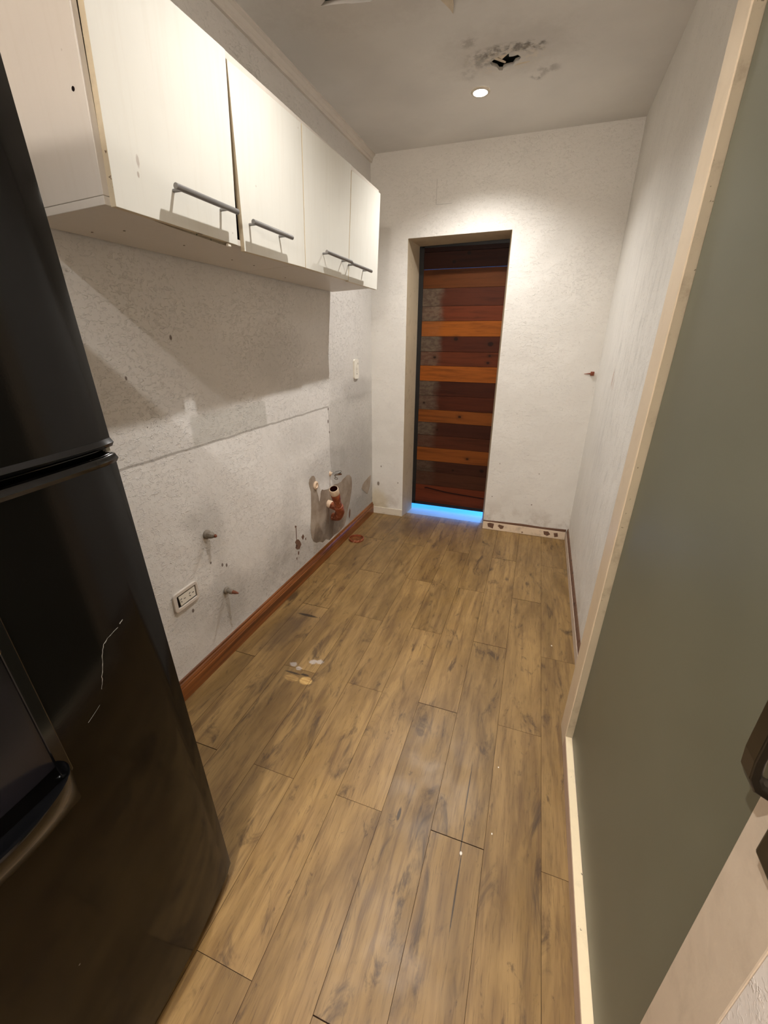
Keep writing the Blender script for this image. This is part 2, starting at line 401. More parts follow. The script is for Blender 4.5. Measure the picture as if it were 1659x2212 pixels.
M['torn'] = plain('torn_plasterboard', rgb(205, 192, 172), 0.8, 0.2, var=0.12)
M['torn_dark'] = plain('torn_board_underside', rgb(84, 74, 64), 0.85, 0.1, var=0.4, vs=30)

def mortar_mat():
    k = NB('bare_mortar', 0.9, 0.15)
    c = k.xyz()
    col = k.mix(k.ss(k.noise(7, 5, .6), .3, .7), rgb(140, 124, 108), rgb(172, 158, 142))
    wp = k.mul(k.sub(k.noise(14, 4, .65), .5), 1.2)
    col = k.mix(k.mul(k.blob(c[1], c[2], 2.38, .20, .16, .10, .5, wp), .55), col, rgb(88, 80, 74))
    col = k.mix(k.mul(k.blob(c[1], c[2], 2.16, .21, .06, .05, .5, wp), .35), col, rgb(92, 84, 78))
    k.bump(k.noise(60, 5, .7), 0.5, 0.004)
    return k.color(col)
M['mortar'] = mortar_mat()

def wood_strip(name, c1, c2, axis, rough=0.4, coat=0.0, spec=0.4):
    k = NB(name, rough, spec, 0, coat)
    sc = [38, 38, 38]; sc[axis] = 1.6
    n = k.noise(1, 5, .6, .4, k.vscale(k.obj, tuple(sc)))
    return k.color(k.mix(k.ss(n, .35, .65), c1, c2))
M['base_wood'] = wood_strip('reddish_wood_baseboard', rgb(98, 54, 24), rgb(148, 88, 42), 1, 0.3, 0.15)

KNOTS = [(-0.611, 1.423, 0.016), (-0.350, 1.390, 0.020), (-0.348, 1.307, 0.009), (-0.356, 1.257, 0.011), (-0.769, 1.290, 0.011), (-0.839, 0.939, 0.009), (-0.539, 0.842, 0.013), (-0.716, 0.726, 0.008), (-0.449, 0.500, 0.011), (-0.561, 0.391, 0.010), (-0.321, 0.409, 0.018), (-0.661, 1.933, 0.014), (-0.558, 1.983, 0.014)]
def board_mat():
    k = NB('door_boards', 0.5, 0.14)
    at = k.n('ShaderNodeAttribute'); at.attribute_name = 'tone'
    at2 = k.n('ShaderNodeAttribute'); at2.attribute_name = 'plank'
    r = k.xyz(at2.outputs['Vector']); c = k.xyz()
    v = k.comb(k.add(c[0], k.mul(r[0], 9)), c[1], k.add(c[2], k.mul(r[1], 3)))
    n = k.noise(1, 5, .6, .5, k.vscale(v, (2.5, 1, 34)))
    n2 = k.noise(1, 4, .65, .2, k.vscale(v, (6, 1, 150)))
    col = at.outputs['Color']
    dk = k.n('ShaderNodeVectorMath'); dk.operation = 'SCALE'; k.link(col, dk.inputs[0]); dk.inputs['Scale'].default_value = 0.45
    col = k.mix(k.mul(k.ss(n, .45, .75), .8), col, dk.outputs[0])
    col = k.mix(k.mul(k.ss(n2, .5, .7), .4), col, dk.outputs[0])
    # greyed, unvarnished left ends on the boards flagged by r.z
    wp = k.mul(k.sub(k.noise(10, 4, .6), .5), .12)
    g = k.mul(k.ss(k.add(c[0], wp), -0.78, -0.70, 1, 0), r[2])
    gn = k.mix(k.ss(k.noise(1, 4, .6, 0, k.vscale(v, (30, 1, 60))), .4, .6), rgb(80, 68, 56), rgb(98, 87, 72))
    col = k.mix(k.mul(g, .75), col, gn)
    for (cx, cz, r_) in KNOTS:
        wq = k.mul(k.sub(k.noise(30, 3), .5), .5)
        col = k.mix(k.mul(k.blob(c[0], c[2], cx, cz, r_ * 2.4, r_ * 1.7, .5, wq), .35), col, rgb(52, 28, 14))
        col = k.mix(k.mul(k.blob(c[0], c[2], cx, cz, r_, r_ * .75, .3, wq), .85), col, rgb(24, 12, 7))
    k.bump(k.add(n, n2), .15, .003)
    return k.color(col)
M['boards'] = board_mat()
M['black_metal'] = plain('black_painted_steel', rgb(22, 20, 19), 0.45, 0.4, var=0.2)

def cab_mat(name, base, chip=True):
    k = NB(name, 0.42, 0.42)
    col = k.mix(k.ss(k.noise(4, 4), .3, .7), tuple(x * .955 for x in base), base)
    v = k.vscale(k.obj, (60, 60, 3))
    col = k.mix(k.mul(k.ss(k.noise(1, 4, .6, 0, v), .45, .7), .10), col, rgb(196, 186, 168))
    col = k.mix(k.mul(k.ss(k.voro(11), .02, .04, 1, 0), .4), col, rgb(150, 136, 120))
    if chip:
        c = k.xyz(); wf = k.mul(k.sub(k.noise(50, 4, .65), .5), 1.0)
        col = k.mix(k.mul(k.blob(c[1], c[2], .925, 1.79, .004, .012, .3, wf), .5), col, rgb(150, 130, 116))
        col = k.mix(k.mul(k.blob(c[1], c[2], .921, 1.765, .003, .006, .3, wf), .6), col, rgb(150, 130, 116))
    return k.color(col)
M['cab_door'] = cab_mat('white_melamine_door', rgb(224, 222, 212))
M['cab_edge'] = paint('yellowed_board_edge', rgb(214, 200, 172), 0.55, 0.12, rgb(120, 100, 80), dirt=0.2)
M['cab_body'] = cab_mat('white_melamine_carcass', rgb(216, 209, 199), False)
M['steel_grey'] = plain('grey_satin_metal', rgb(136, 134, 132), 0.38, 0.5, 0.6, var=0.08)
M['dark_inside'] = plain('cabinet_inside', rgb(92, 84, 76), 0.7, 0.2)
M['green_chip'] = paint('chipped_green_edge', rgb(150, 140, 120), 0.8, 0.5, rgb(48, 62, 42), dirt=0.5, sc=60)

def fridge_mat():
    k = NB('black_fridge_enamel', 0.10, 0.28)
    col = k.mix(k.ss(k.noise(2.5, 3), .3, .7), rgb(9, 8, 7), rgb(12, 10, 9))
    wp = k.math('POWER', k.noise(160, 3), 1.0)
    col = k.mix(k.mul(k.ss(k.voro(13), .012, .03, 1, 0), .5), col, rgb(150, 140, 130))
    k.rough(k.ss(k.noise(3, 4), .3, .7, .07, .12))
    k.bump(k.noise(300, 2), 0.03, 0.0006)
    return k.color(col)
M['fridge'] = fridge_mat()
M['fridge_trim'] = plain('black_glossy_plastic', rgb(9, 9, 10), 0.10, 0.6, var=0.1)
M['fridge_mirror'] = plain('smoked_dispenser_panel', rgb(38, 36, 40), 0.18, 0.6, 0.3, var=0.1)
M['fridge_body'] = plain('dark_fridge_side', rgb(30, 29, 28), 0.45, 0.4)
M['gasket'] = plain('grey_door_gasket', rgb(150, 146, 130), 0.6, 0.3)
M['scratch'] = plain('pale_scratch', rgb(112, 108, 100), 0.7, 0.2, var=0.4, vs=140)

def green_mat():
    k = NB('grey_green_door_lacquer', 0.42, 0.4)
    c = k.xyz()
    col = k.mix(k.ss(k.noise(1.5, 3), .3, .7), rgb(100, 99, 82), rgb(108, 107, 90))
    col = k.mix(k.mul(k.ss(k.voro(6), .008, .02, 1, 0), .5), col, rgb(50, 46, 38))
    k.bump(k.noise(240, 2), 0.05, 0.0008)
    return k.color(col)
M['green'] = green_mat()
M['black_satin'] = plain('black_satin_plastic', rgb(30, 25, 18), 0.28, 0.5, var=0.25)

def clay():
    k = NB('terracotta_pvc', 0.45, 0.4)
    col = k.mix(k.ss(k.noise(30, 5, .6), .35, .7), rgb(118, 56, 30), rgb(158, 86, 54))
    col = k.mix(k.mul(k.ss(k.noise(60, 4), .58, .68), .5), col, rgb(206, 170, 140))
    return k.color(col)
M['clay'] = clay()
M['cream_plastic'] = paint('plaster_smeared_collar', rgb(222, 196, 168), 0.6, 0.1, rgb(170, 110, 80), dirt=0.2, sc=60)
M['pipe_dark'] = plain('pipe_inside', rgb(44, 10, 8), 0.8, 0.1)
M['chrome'] = plain('chrome', rgb(190, 190, 188), 0.12, 0.5, 1.0, var=0.05)
M['old_metal'] = paint('limescaled_brass', rgb(138, 128, 114), 0.6, 0.25, rgb(84, 66, 52), dirt=0.4, bump=0.8, sc=120)
M['rust'] = paint('rusty_thread', rgb(128, 66, 42), 0.75, 0.2, rgb(72, 34, 22), dirt=0.3, bump=0.8, sc=120)
M['outlet_white'] = plain('white_outlet_plastic', rgb(236, 230, 216), 0.35, 0.4, var=0.02)
M['outlet_old'] = paint('painted_over_outlet_plate', rgb(216, 206, 194), 0.5, 0.05, rgb(130, 116, 104), dirt=0.15)
M['slot'] = plain('outlet_slot_dark', rgb(28, 18, 16), 0.8, 0.1)
M['slot_grey'] = plain('outlet_slot_grey', rgb(140, 128, 116), 0.8, 0.1)
M['tile'] = paint('outdoor_pale_tile', rgb(150, 158, 166), 0.5, 0.0, dirt=0.1)
M['lampring'] = plain('lamp_bezel', rgb(210, 200, 184), 0.35, 0.4, 0.2)
k = NB('lamp_glow', 0.5); k.b.inputs['Emission Color'].default_value = (1, 0.93, 0.82, 1); k.b.inputs['Emission Strength'].default_value = 60
M['glow'] = k.color((1, 1, 1))

# ------------------------------------------------------------------ structure
YB, YB2 = 3.167, 3.385          # back wall: room face and outer face
YN = -1.9                       # wall behind the camera
def xl(y): return -1.211 - 0.0095 * (YB - y)       # left wall face
def xr(y, z): return 0.390 - 0.0145 * (YB - y) - 0.006 * z if y > 1.30 else 0.390 - 0.0145 * (YB - y) - 0.006 * z

def add_attr(o, name, vals):
    a = o.data.color_attributes.new(name, 'FLOAT_COLOR', 'CORNER')
    for p, c in zip(o.data.polygons, vals):
        for li in p.loop_indices: a.data[li].color = (*c, 1)

# floor: laminate boards 0.163 x 0.93 m laid in half bond, each board face slightly apart
mb = MB(); vals = []
PW, PL, X0, G = 0.1635, 0.932, 0.205, 0.0006
cols_ = range(-13, 3)
for i in cols_:
    xa = X0 + i * PW; xb = xa + PW
    off = 0.816 if i % 2 == 0 else 0.350
    if xa > 0.9: continue
    j0 = math.floor((YN - off) / PL)
    yy = off + j0 * PL
    while yy < 3.262:
        ya, yb = max(yy, YN - 0.1), min(yy + PL, 3.262)
        if yb - ya > 0.01:
            wv = 0.0013 * ((i * 7 + int(yy * 10)) % 3 == 0) + 0.0012
            mb.quad((xa + G, ya + wv, 0), (xb - G, ya + wv, 0), (xb - G, yb, 0), (xa + G, yb, 0))
            vals.append((random.random(), random.random(), random.random()))
        yy += PL
fl = mb.build('floor', M['floor'], recalc=False); add_attr(fl, 'plank', vals); struct(fl)
fu = MB().box(-2.0, 1.4, YN - 0.15, 3.263, -0.06, -0.0022).build('floor_slab', M['dark_gap'], fl); fu['kind'] = 'structure'
gt = MB().box(-2.5, 1.8, 3.263, 6.0, -0.06, -0.001).build('ground', M['tile']); struct(gt)

# left wall
o = MB().prism([(xl(YN), YN, -0.03), (xl(YN), YN, 2.56), (xl(YB2), YB2, 2.56), (xl(YB2), YB2, -0.03)], (-0.15, 0, 0)).build('wall_left', M['wall_left']); struct(o)
wall_left = o
# back wall with the doorway opening
pts = [(-1.36, YB, -0.03), (-0.936, YB, -0.03), (-0.941, YB, 2.048), (-0.259, YB, 2.056), (-0.249, YB, -0.03), (0.55, YB, -0.03), (0.55, YB, 2.56), (-1.36, YB, 2.56)]
pts = [(-1.36, YB, -0.03), (-0.936, YB, -0.03), (-0.941, YB, 2.048), (-0.262, YB, 2.057), (-0.248, YB, -0.03), (0.55, YB, -0.03), (0.55, YB, 2.56), (-1.36, YB, 2.56)]
b = MB(); pin = list(pts)
pin[1] = (-.910, YB, -.03); pin[2] = (-.915, YB, 2.036); pin[3] = (-.288, YB, 2.050); pin[4] = (-.276, YB, -.03)
fa = [b.bm.verts.new(p) for p in pts]; fb = [b.bm.verts.new((p[0], YB2, p[2])) for p in pin]
for t in tessellate_polygon([[Vector(p) for p in pts]]):
    b.bm.faces.new([fa[i] for i in t]); b.bm.faces.new([fb[i] for i in reversed(t)])
for i in range(len(pts)):
    j = (i + 1) % len(pts); b.bm.faces.new([fa[i], fa[j], fb[j], fb[i]])
o = b.build('wall_back', M['wall_back'], bevel=0.005, seg=3); struct(o)
o.data.materials.append(M['reveal'])
for pl in o.data.polygons:
    cc = pl.center
    if -1.0 < cc.x < -.2 and YB + .01 < cc.y < YB2 - .01 and 0 < cc.z < 2.2: pl.material_index = 1
# right wall: far stretch (to the door frame), lintel over the doorway, near stretch
def rw(y0, y1, z0, z1, name, mat, dx=0.0):
    P = [(xr(y0, z0) + dx, y0, z0), (xr(y1, z0) + dx, y1, z0), (xr(y1, z1) + dx, y1, z1), (xr(y0, z1) + dx, y0, z1)]
    o = MB().prism(P, (0.14, 0, 0)).build(name, mat); return struct(o)
rw(1.30, YB2, -0.03, 2.56, 'wall_right', M['wall_right'])
o = MB().prism([(xr(.30, 2.20), .30, 2.24), (xr(1.32, 2.2), 1.32, 2.24), (xr(1.32, 2.56), 1.32, 2.56), (xr(.3, 2.56), .30, 2.56)], (0.14, 0, 0)).build('wall_right_lintel', M['wall_near']); struct(o)
# near wall carries on towards and past the camera
NX = 0.2975
o = MB().prism([(NX, .322, -0.03), (NX - .004, .336, 2.56), (NX - .004, YN, 2.56), (NX, YN, -0.03)], (0.2, 0, 0)).build('wall_right_near', M['wall_near']); struct(o)
o = MB().box(-1.5, 0.6, YN - 0.12, YN, -0.03, 2.56).build('wall_front', M['wall_near']); struct(o)

# ceiling with the broken hole and the torn strip
hole = [(-.369, 2.424), (-.34, 2.398), (-.314, 2.39), (-.287, 2.386), (-.288, 2.408), (-.272, 2.411), (-.252, 2.406), (-.240, 2.427), (-.248, 2.447), (-.266, 2.454), (-.276, 2.476), (-.303, 2.478), (-.318, 2.483), (-.322, 2.498), (-.337, 2.493), (-.344, 2.469), (-.363, 2.45)]
hole2 = [(-.914, 1.892), (-.865, 1.899), (-.82, 1.908), (-.80, 1.916), (-.734, 1.929), (-.70, 1.920), (-.70, 1.80), (-.79, 1.79), (-.85, 1.83), (-.87, 1.86)]
outer = [(-1.5, YN - .1), (0.6, YN - .1), (0.6, YB2), (-1.5, YB2)]
bmx = MB(); loops = [[Vector((x, y, ZC)) for x, y in L] for L in (outer, hole, hole2)]
flat = [bmx.bm.verts.new(p) for L in loops for p in L]
for t in tessellate_polygon(loops):
    try: bmx.bm.faces.new([flat[i] for i in t])
    except ValueError: pass
tops = {}
for L in (hole, hole2):      # thickness of the broken edge
    base = 4 if L is hole else 4 + len(hole)
    up = [bmx.bm.verts.new((x, y, ZC + 0.012)) for x, y in L]
    for i in range(len(L)):
        j = (i + 1) % len(L); bmx.bm.faces.new([flat[base + i], flat[base + j], up[j], up[i]])
ceil = bmx.build('ceiling', M['ceiling'], recalc=False); struct(ceil)
v = MB().box(-1.5, 0.6, YN - .1, YB2, ZC + 0.05, ZC + 0.14).build('roof_void', M['void'], ceil); v['kind'] = 'structure'
o = MB().box(-1.6, -1.5, YN - .2, YB2 + .1, ZC - .02, ZC + .14).build('void_side', M['void'], ceil)
o = MB().box(0.6, 0.7, YN - .2, YB2 + .1, ZC - .02, ZC + .14).build('void_side', M['void'], ceil)
o = MB().box(-1.6, 0.7, YB2, YB2 + .1, ZC - .02, ZC + .14).build('void_side', M['void'], ceil)
o = MB().box(-1.6, 0.7, YN - .2, YN - .1, ZC - .02, ZC + .14).build('void_side', M['void'], ceil)
# torn flakes hanging at the broken edges
def flake(pts, mat):
    return MB().prism(pts, (0, 0, 0.0025)).build('torn_flake', mat, ceil)
flake([(-.352, 2.404, ZC), (-.338, 2.396, ZC), (-.300, 2.412, ZC - .014), (-.304, 2.419, ZC - .014)], M['torn'])
flake([(-.335, 2.392, ZC), (-.29, 2.386, ZC), (-.315, 2.398, ZC - .008)], M['torn'])
flake([(-.258, 2.468, ZC), (-.205, 2.463, ZC - .004), (-.274, 2.482, ZC)], M['torn'])
flake([(-.50, 1.99, ZC - .001), (-.475, 2.05, ZC - .001), (-.462, 2.064, ZC - .010), (-.452, 2.02, ZC - .012), (-.447, 1.95, ZC - .001)], M['torn'])

# cornice on the left wall: stepped profile
def cornice(y0, y1):
    prof = [(0, 0), (0.012, 0), (0.012, 0.006), (0.017, 0.012), (0.017, 0.020), (0.024, 0.030), (0.034, 0.036), (0.034, 0.044), (0, 0.044)]
    b = MB(); A = [(xl(y0) + p[0], y0, ZC - 0.044 + p[1]) for p in prof]; B = [(xl(y1) + p[0], y1, ZC - 0.044 + p[1]) for p in prof]
    va = [b.bm.verts.new(p) for p in A]; vb = [b.bm.verts.new(p) for p in B]
    for i in range(len(prof)):
        j = (i + 1) % len(prof); b.bm.faces.new([va[i], va[j], vb[j], vb[i]])
    return b.build('trim_1', M['cornice'])
struct(cornice(YN, YB - .001), 'white painted cornice along the top of the left wall')

# baseboards
def strip_profile(name, f, y0, y1, prof, mat, sgn=1):
    b = MB(); A = [b.bm.verts.new((f(y0) + sgn * p[0], y0, p[1])) for p in prof]; B = [b.bm.verts.new((f(y1) + sgn * p[0], y1, p[1])) for p in prof]
    for i in range(len(prof)):
        j = (i + 1) % len(prof); b.bm.faces.new([A[i], A[j], B[j], B[i]])
    b.bm.faces.new(A); b.bm.faces.new(list(reversed(B)))
    return b.build(name, mat)
struct(strip_profile('baseboard_left', xl, -0.4, YB - .002, [(0, 0), (.014, 0), (.014, .060), (.011, .066), (.013, .072), (.009, .082), (.005, .086), (.005, .096), (0, .100)], M['base_wood']), 'reddish brown wooden baseboard along the left wall')

xb = lambda y: xr(y, 0) + 0
struct(strip_profile('baseboard_right', xb, 1.372, YB - .002, [(.0, 0), (.013, 0), (.013, .060), (.011, .062), (0, .062)], M['base_pale'], -1))
struct(strip_profile('trim_2', xb, 1.372, YB - .002, [(.0, .0625), (.011, .0625), (.008, .080), (.004, .092), (0, .094)], M['plaster_break'], -1), 'broken brown plaster line above the right baseboard')
# back baseboards
struct(MB().box(-0.2475, 0.374, YB - 0.010, YB, 0, 0.064).build('baseboard_back', M['base_chip'], bevel=0.002), 'chipped cream baseboard right of the plank door')
bb = bpy.data.objects['baseboard_back']
for pp in ([(-.205, .022), (-.165, .012), (-.160, .055), (-.195, .058), (-.212, .050)], [(-.130, .040), (-.105, .016), (-.088, .022), (-.082, .046), (-.120, .054)],
           [(.215, .050), (.250, .052), (.268, .030), (.245, .014), (.222, .024)], [(.290, .045), (.318, .050), (.325, .020), (.300, .012)]):
    MB().prism([(x, YB - .0112, z) for x, z in pp], (0, .001, 0)).build('broken_patch', M['plaster_break'], bb, label='brown patch where the face has broken away')
struct(MB().prism([(-.247, YB - .008, .0645), (.374, YB - .008, .0645), (.374, YB - .008, .084), (.2, YB - .008, .078), (.05, YB - .008, .082), (-.1, YB - .008, .077), (-.247, YB - .008, .072)], (0, .008, 0)).build('trim_3', M['plaster_break']), 'broken brown plaster line above the back baseboard')
struct(MB().box(-1.20, -0.9375, YB - 0.007, YB, 0, 0.062).build('baseboard_back_left', M['base_stained'], bevel=0.003), 'stained cream baseboard left of the plank door')

# stripped plaster patches on the left wall
def wpatch(pts, name, mat, lab=None, t=0.0016):
    o = MB().prism([(xl(y) + t, y, z) for y, z in pts], (-t + .0002, 0, 0)).build(name, mat, wall_left, label=lab); return o
mp = [(2.12, .628), (2.150, .640), (2.175, .634), (2.19, .614), (2.194, .585), (2.168, .580), (2.166, .553), (2.20, .535), (2.211, .517), (2.205, .500), (2.212, .484), (2.222, .440), (2.236, .470), (2.255, .505), (2.27, .512), (2.295, .500), (2.339, .490), (2.40, .484), (2.453, .489), (2.50, .478), (2.553, .476), (2.59, .486), (2.618, .488), (2.66, .494), (2.70, .485), (2.735, .455), (2.742, .41), (2.738, .367), (2.725, .33), (2.707, .299), (2.69, .262), (2.656, .228), (2.64, .19), (2.616, .152), (2.58, .117), (2.50, .108), (2.421, .118), (2.34, .112), (2.287, .145), (2.24, .140), (2.20, .165), (2.155, .178), (2.12, .205), (2.102, .236), (2.092, .28), (2.094, .318), (2.108, .38), (2.118, .442), (2.124, .50), (2.128, .545), (2.114, .582), (2.108, .605)]
wpatch(mp, 'bare_mortar_patch', M['mortar'], 'bare grey mortar where the plaster is stripped')
wpatch([(2.931, .305), (2.955, .330), (2.985, .34), (3.02, .342), (3.054, .35), (3.10, .356), (3.133, .356), (3.13, .33), (3.125, .301), (3.112, .27), (3.095, .248), (3.051, .213), (3.02, .232), (2.983, .262), (2.95, .28)], 'bare_mortar_patch', M['mortar'])
wpatch([(1.905, .300), (1.916, .281), (1.905, .262), (1.92, .245), (1.948, .235), (1.971, .255), (1.96, .28), (1.945, .30), (1.925, .31)], 'paint_break', M['plaster_break'])
wpatch([(1.916, .395), (1.925, .385), (1.921, .31), (1.926, .310), (1.930, .387), (1.936, .393), (1.922, .402)], 'paint_break', M['plaster_break'])
wpatch([(2.675, .19), (2.69, .215), (2.70, .20), (2.695, .16), (2.68, .14), (2.672, .16)], 'paint_break', M['plaster_break'])

# ------------------------------------------------------------------ doorway to the outside: plank door behind the back wall
YD = 3.392
dr = MB(); zz = [2.034, 2.0, 1.892, 1.768, 1.649, 1.548, 1.441, 1.333, 1.228, 1.112, 1.001, .887, .785, .678, .572, .455, .358, .235, .068]
tones = [(44, 20, 12), (58, 30, 18), (136, 68, 22), (84, 46, 28), (108, 58, 32), (182, 92, 30), (78, 40, 24), (100, 54, 30), (184, 92, 34), (70, 36, 22), (82, 42, 24), (156, 80, 34), (66, 36, 24), (84, 48, 30), (160, 82, 36), (68, 42, 30), (78, 50, 34), (110, 58, 34)]
tones = [(a * .86, b * .92, c * .8) if a > 120 else (a * .98, b * .84, c * .74) for a, b, c in tones]; tones[2] = (98, 52, 18)
grey = [0, 0, 0, 1, 1, .2, 1, .7, 0, .9, .8, 0, .9, .4, 0, .5, .2, 0]
vals = []; tv = []
for i in range(18):
    z1, z0 = zz[i], zz[i + 1]
    sl = 0.004 if i in (2,) else 0.0
    g = 0.0008 if i == 2 else 0.0012
    tp = z1 - g - (0.0006 if i == 2 else 0)
    y0 = YD + random.uniform(0, 0.003)
    x0_, x1_ = -0.990, -0.200
    n = len(dr.bm.faces)
    dr.hexa([(x0_, y0, z0 + .0008), (x1_, y0, z0 + .0008), (x1_, y0 + .02, z0 + .0008), (x0_, y0 + .02, z0 + .0008), (x0_, y0, tp), (x1_, y0, tp), (x1_, y0 + .02, tp), (x0_, y0 + .02, tp)])
    rv = (random.random(), random.random(), grey[i])
    for _ in range(6): vals.append(rv); tv.append(rgb(*[c * .88 for c in tones[i]]))
door = thing('door_1', 'dark plank door of horizontal reclaimed wooden boards in the back wall opening', 'door', (-0.59, YD, 0.05))
o = dr.build('board_panel', M['boards'], door, recalc=True); add_attr(o, 'plank', vals); add_attr(o, 'tone', tv)
for (nm, a) in (('frame_stile', (-1.02, -0.882, YD - .004, YD + .03, .048, 2.10)), ('frame_stile', (-0.262, -0.16, YD - .004, YD + .03, .048, 2.10)),
                ('frame_rail', (-0.893, -0.262, YD - .004, YD + .022, .048, .074)), ('frame_rail', (-0.893, -0.262, YD - .004, YD + .03, 2.028, 2.10))):
    MB().box(*a).build(nm, M['black_metal'], door, label='black painted steel frame')
# backing of the door except behind the one daylight slit
MB().box(-1.0, -0.18, YD + .0245, YD + .030, .05, 1.884).build('back_board', M['black_metal'], door)
MB().box(-1.0, -0.18, YD + .0245, YD + .030, 1.900, 2.08).build('back_board', M['black_metal'], door)
# drip strips seen as a dark diagonal split in the lowest board
MB().prism([(-.80, YD - .0035, .210), (-.78, YD - .0035, .214), (-.60, YD - .0035, .190), (-.28, YD - .0035, .172), (-.28, YD - .0035, .166), (-.60, YD - .0035, .184), (-.78, YD - .0035, .206), (-.80, YD - .0035, .203)], (0, .0035, 0)).build('board_split', M['slot'], door)
# outdoor: neighbouring wall strip so the ground is lit like an open yard
# ------------------------------------------------------------------ right doorway: frame, sill, grey-green door
def fy(y, z): return y - 0.024 * z
frame = thing('trim_4', 'cream painted door frame standing proud of the right wall around the grey-green door', 'door frame', (.30, 1.31, 0))
FX = 0.280
# far jamb: face to the room, lip towards the door
A = lambda x, y, z: (x, fy(y, z), z)
MB().hexa([A(FX, 1.262, .0), A(FX + .100, 1.262, .0), A(FX + .100, 1.371, 0), A(FX, 1.371, 0), A(FX, 1.262, 2.26), A(FX + .100, 1.262, 2.26), A(FX + .100, 1.371, 2.26), A(FX, 1.371, 2.26)]).build('jamb', M['frame_paint'], frame, bevel=0.004, seg=3)
MB().hexa([A(FX + .003, 1.2605, .055), A(FX + .030, 1.2605, .055), A(FX + .030, 1.264, .055), A(FX + .003, 1.264, .055), A(FX + .003, 1.2605, 2.2), A(FX + .030, 1.2605, 2.2), A(FX + .030, 1.264, 2.2), A(FX + .003, 1.264, 2.2)]).build('jamb_edge', M['frame_edge'], frame, label='chipped inner edge of the frame')
MB().box(FX - .004, FX + .1, .30, 1.33, 2.14, 2.26).build('head', M['frame_paint'], frame, bevel=0.004)
# near casing, wide and flat, beside the camera
MB().hexa([(.2965, .322, .0), (.36, .322, 0), (.36, .415, 0), (.2965, .415, 0), (.2915, .336, 2.2), (.36, .336, 2.2), (.36, .428, 2.2), (.2915, .428, 2.2)]).build('casing', M['casing'], frame, bevel=0.002)
# low sill: riser with cream top
sl = MB().hexa([(.276, .30, 0), (.345, .30, 0), (.345, 1.27, 0), (.2805, 1.27, 0), (.2762, .30, .060), (.345, .30, .060), (.345, 1.27, .060), (.2807, 1.27, .060)]).build('sill_riser', M['sill_riser'], frame, bevel=0.003)
MB().hexa([(.2775, .415, .0602), (.303, .415, .0602), (.3035, 1.2605, .0602), (.2820, 1.2605, .0602), (.2780, .415, .063), (.303, .415, .063), (.3035, 1.2605, .063), (.2825, 1.2605, .063)]).build('sill_top', M['sill_cream'], frame)

gd = thing('door_2', 'grey-green flush door closed in the cream frame on the right', 'door', (.315, .83, .062))
MB().hexa([(.3025, .4155, .064), (.34, .4155, .064), (.34, 1.258, .064), (.3045, 1.258, .064), (.3000, .429, 2.138), (.34, .429, 2.138), (.34, 1.206, 2.138), (.3025, 1.206, 2.138)]).build('door_leaf', M['green'], gd, bevel=0.002)
# the black pull: upright grip with rounded lower corner and foot
def grip(pts, w, t, name, mat, par):
    b = MB(); P = [Vector(p) for p in pts]; R = []
    for i, p in enumerate(P):
        tt = (P[min(i + 1, len(P) - 1)] - P[max(i - 1, 0)]).normalized()
        side = Vector((0, 1, 0)); nn = tt.cross(side).normalized()
        c = [(-w, -t), (w, -t), (w * 1.0, t * .4), (w * .6, t), (-w * .6, t), (-w, t * .4)]
        R.append([b.bm.verts.new(p + side * a + nn * d) for a, d in c])
    for i in range(len(R) - 1):
        for k_ in range(6): b.bm.faces.new([R[i][k_], R[i][(k_ + 1) % 6], R[i + 1][(k_ + 1) % 6], R[i + 1][k_]])
    b.bm.faces.new(R[0]); b.bm.faces.new(list(reversed(R[-1])))
    return b.build(name, mat, par, bevel=0.0015)
# ------------------------------------------------------------------ black handle set near the camera
hs = [(.262, .400, 1.32), (.262, .400, 1.034), (.264, .400, 1.012), (.270, .399, 1.0), (.280, .398, .996), (.2945, .396, .996)]
grip(hs, .011, .006, 'pull_handle', M['black_satin'], gd)
lk = thing('lock_case', 'black lock case on the beige casing below the black pull handle', 'lock', (.29, .35, .93))
MB().box(.276, .2935, .325, .371, .937, 1.06).build('case', M['black_satin'], lk, bevel=0.004, seg=3)

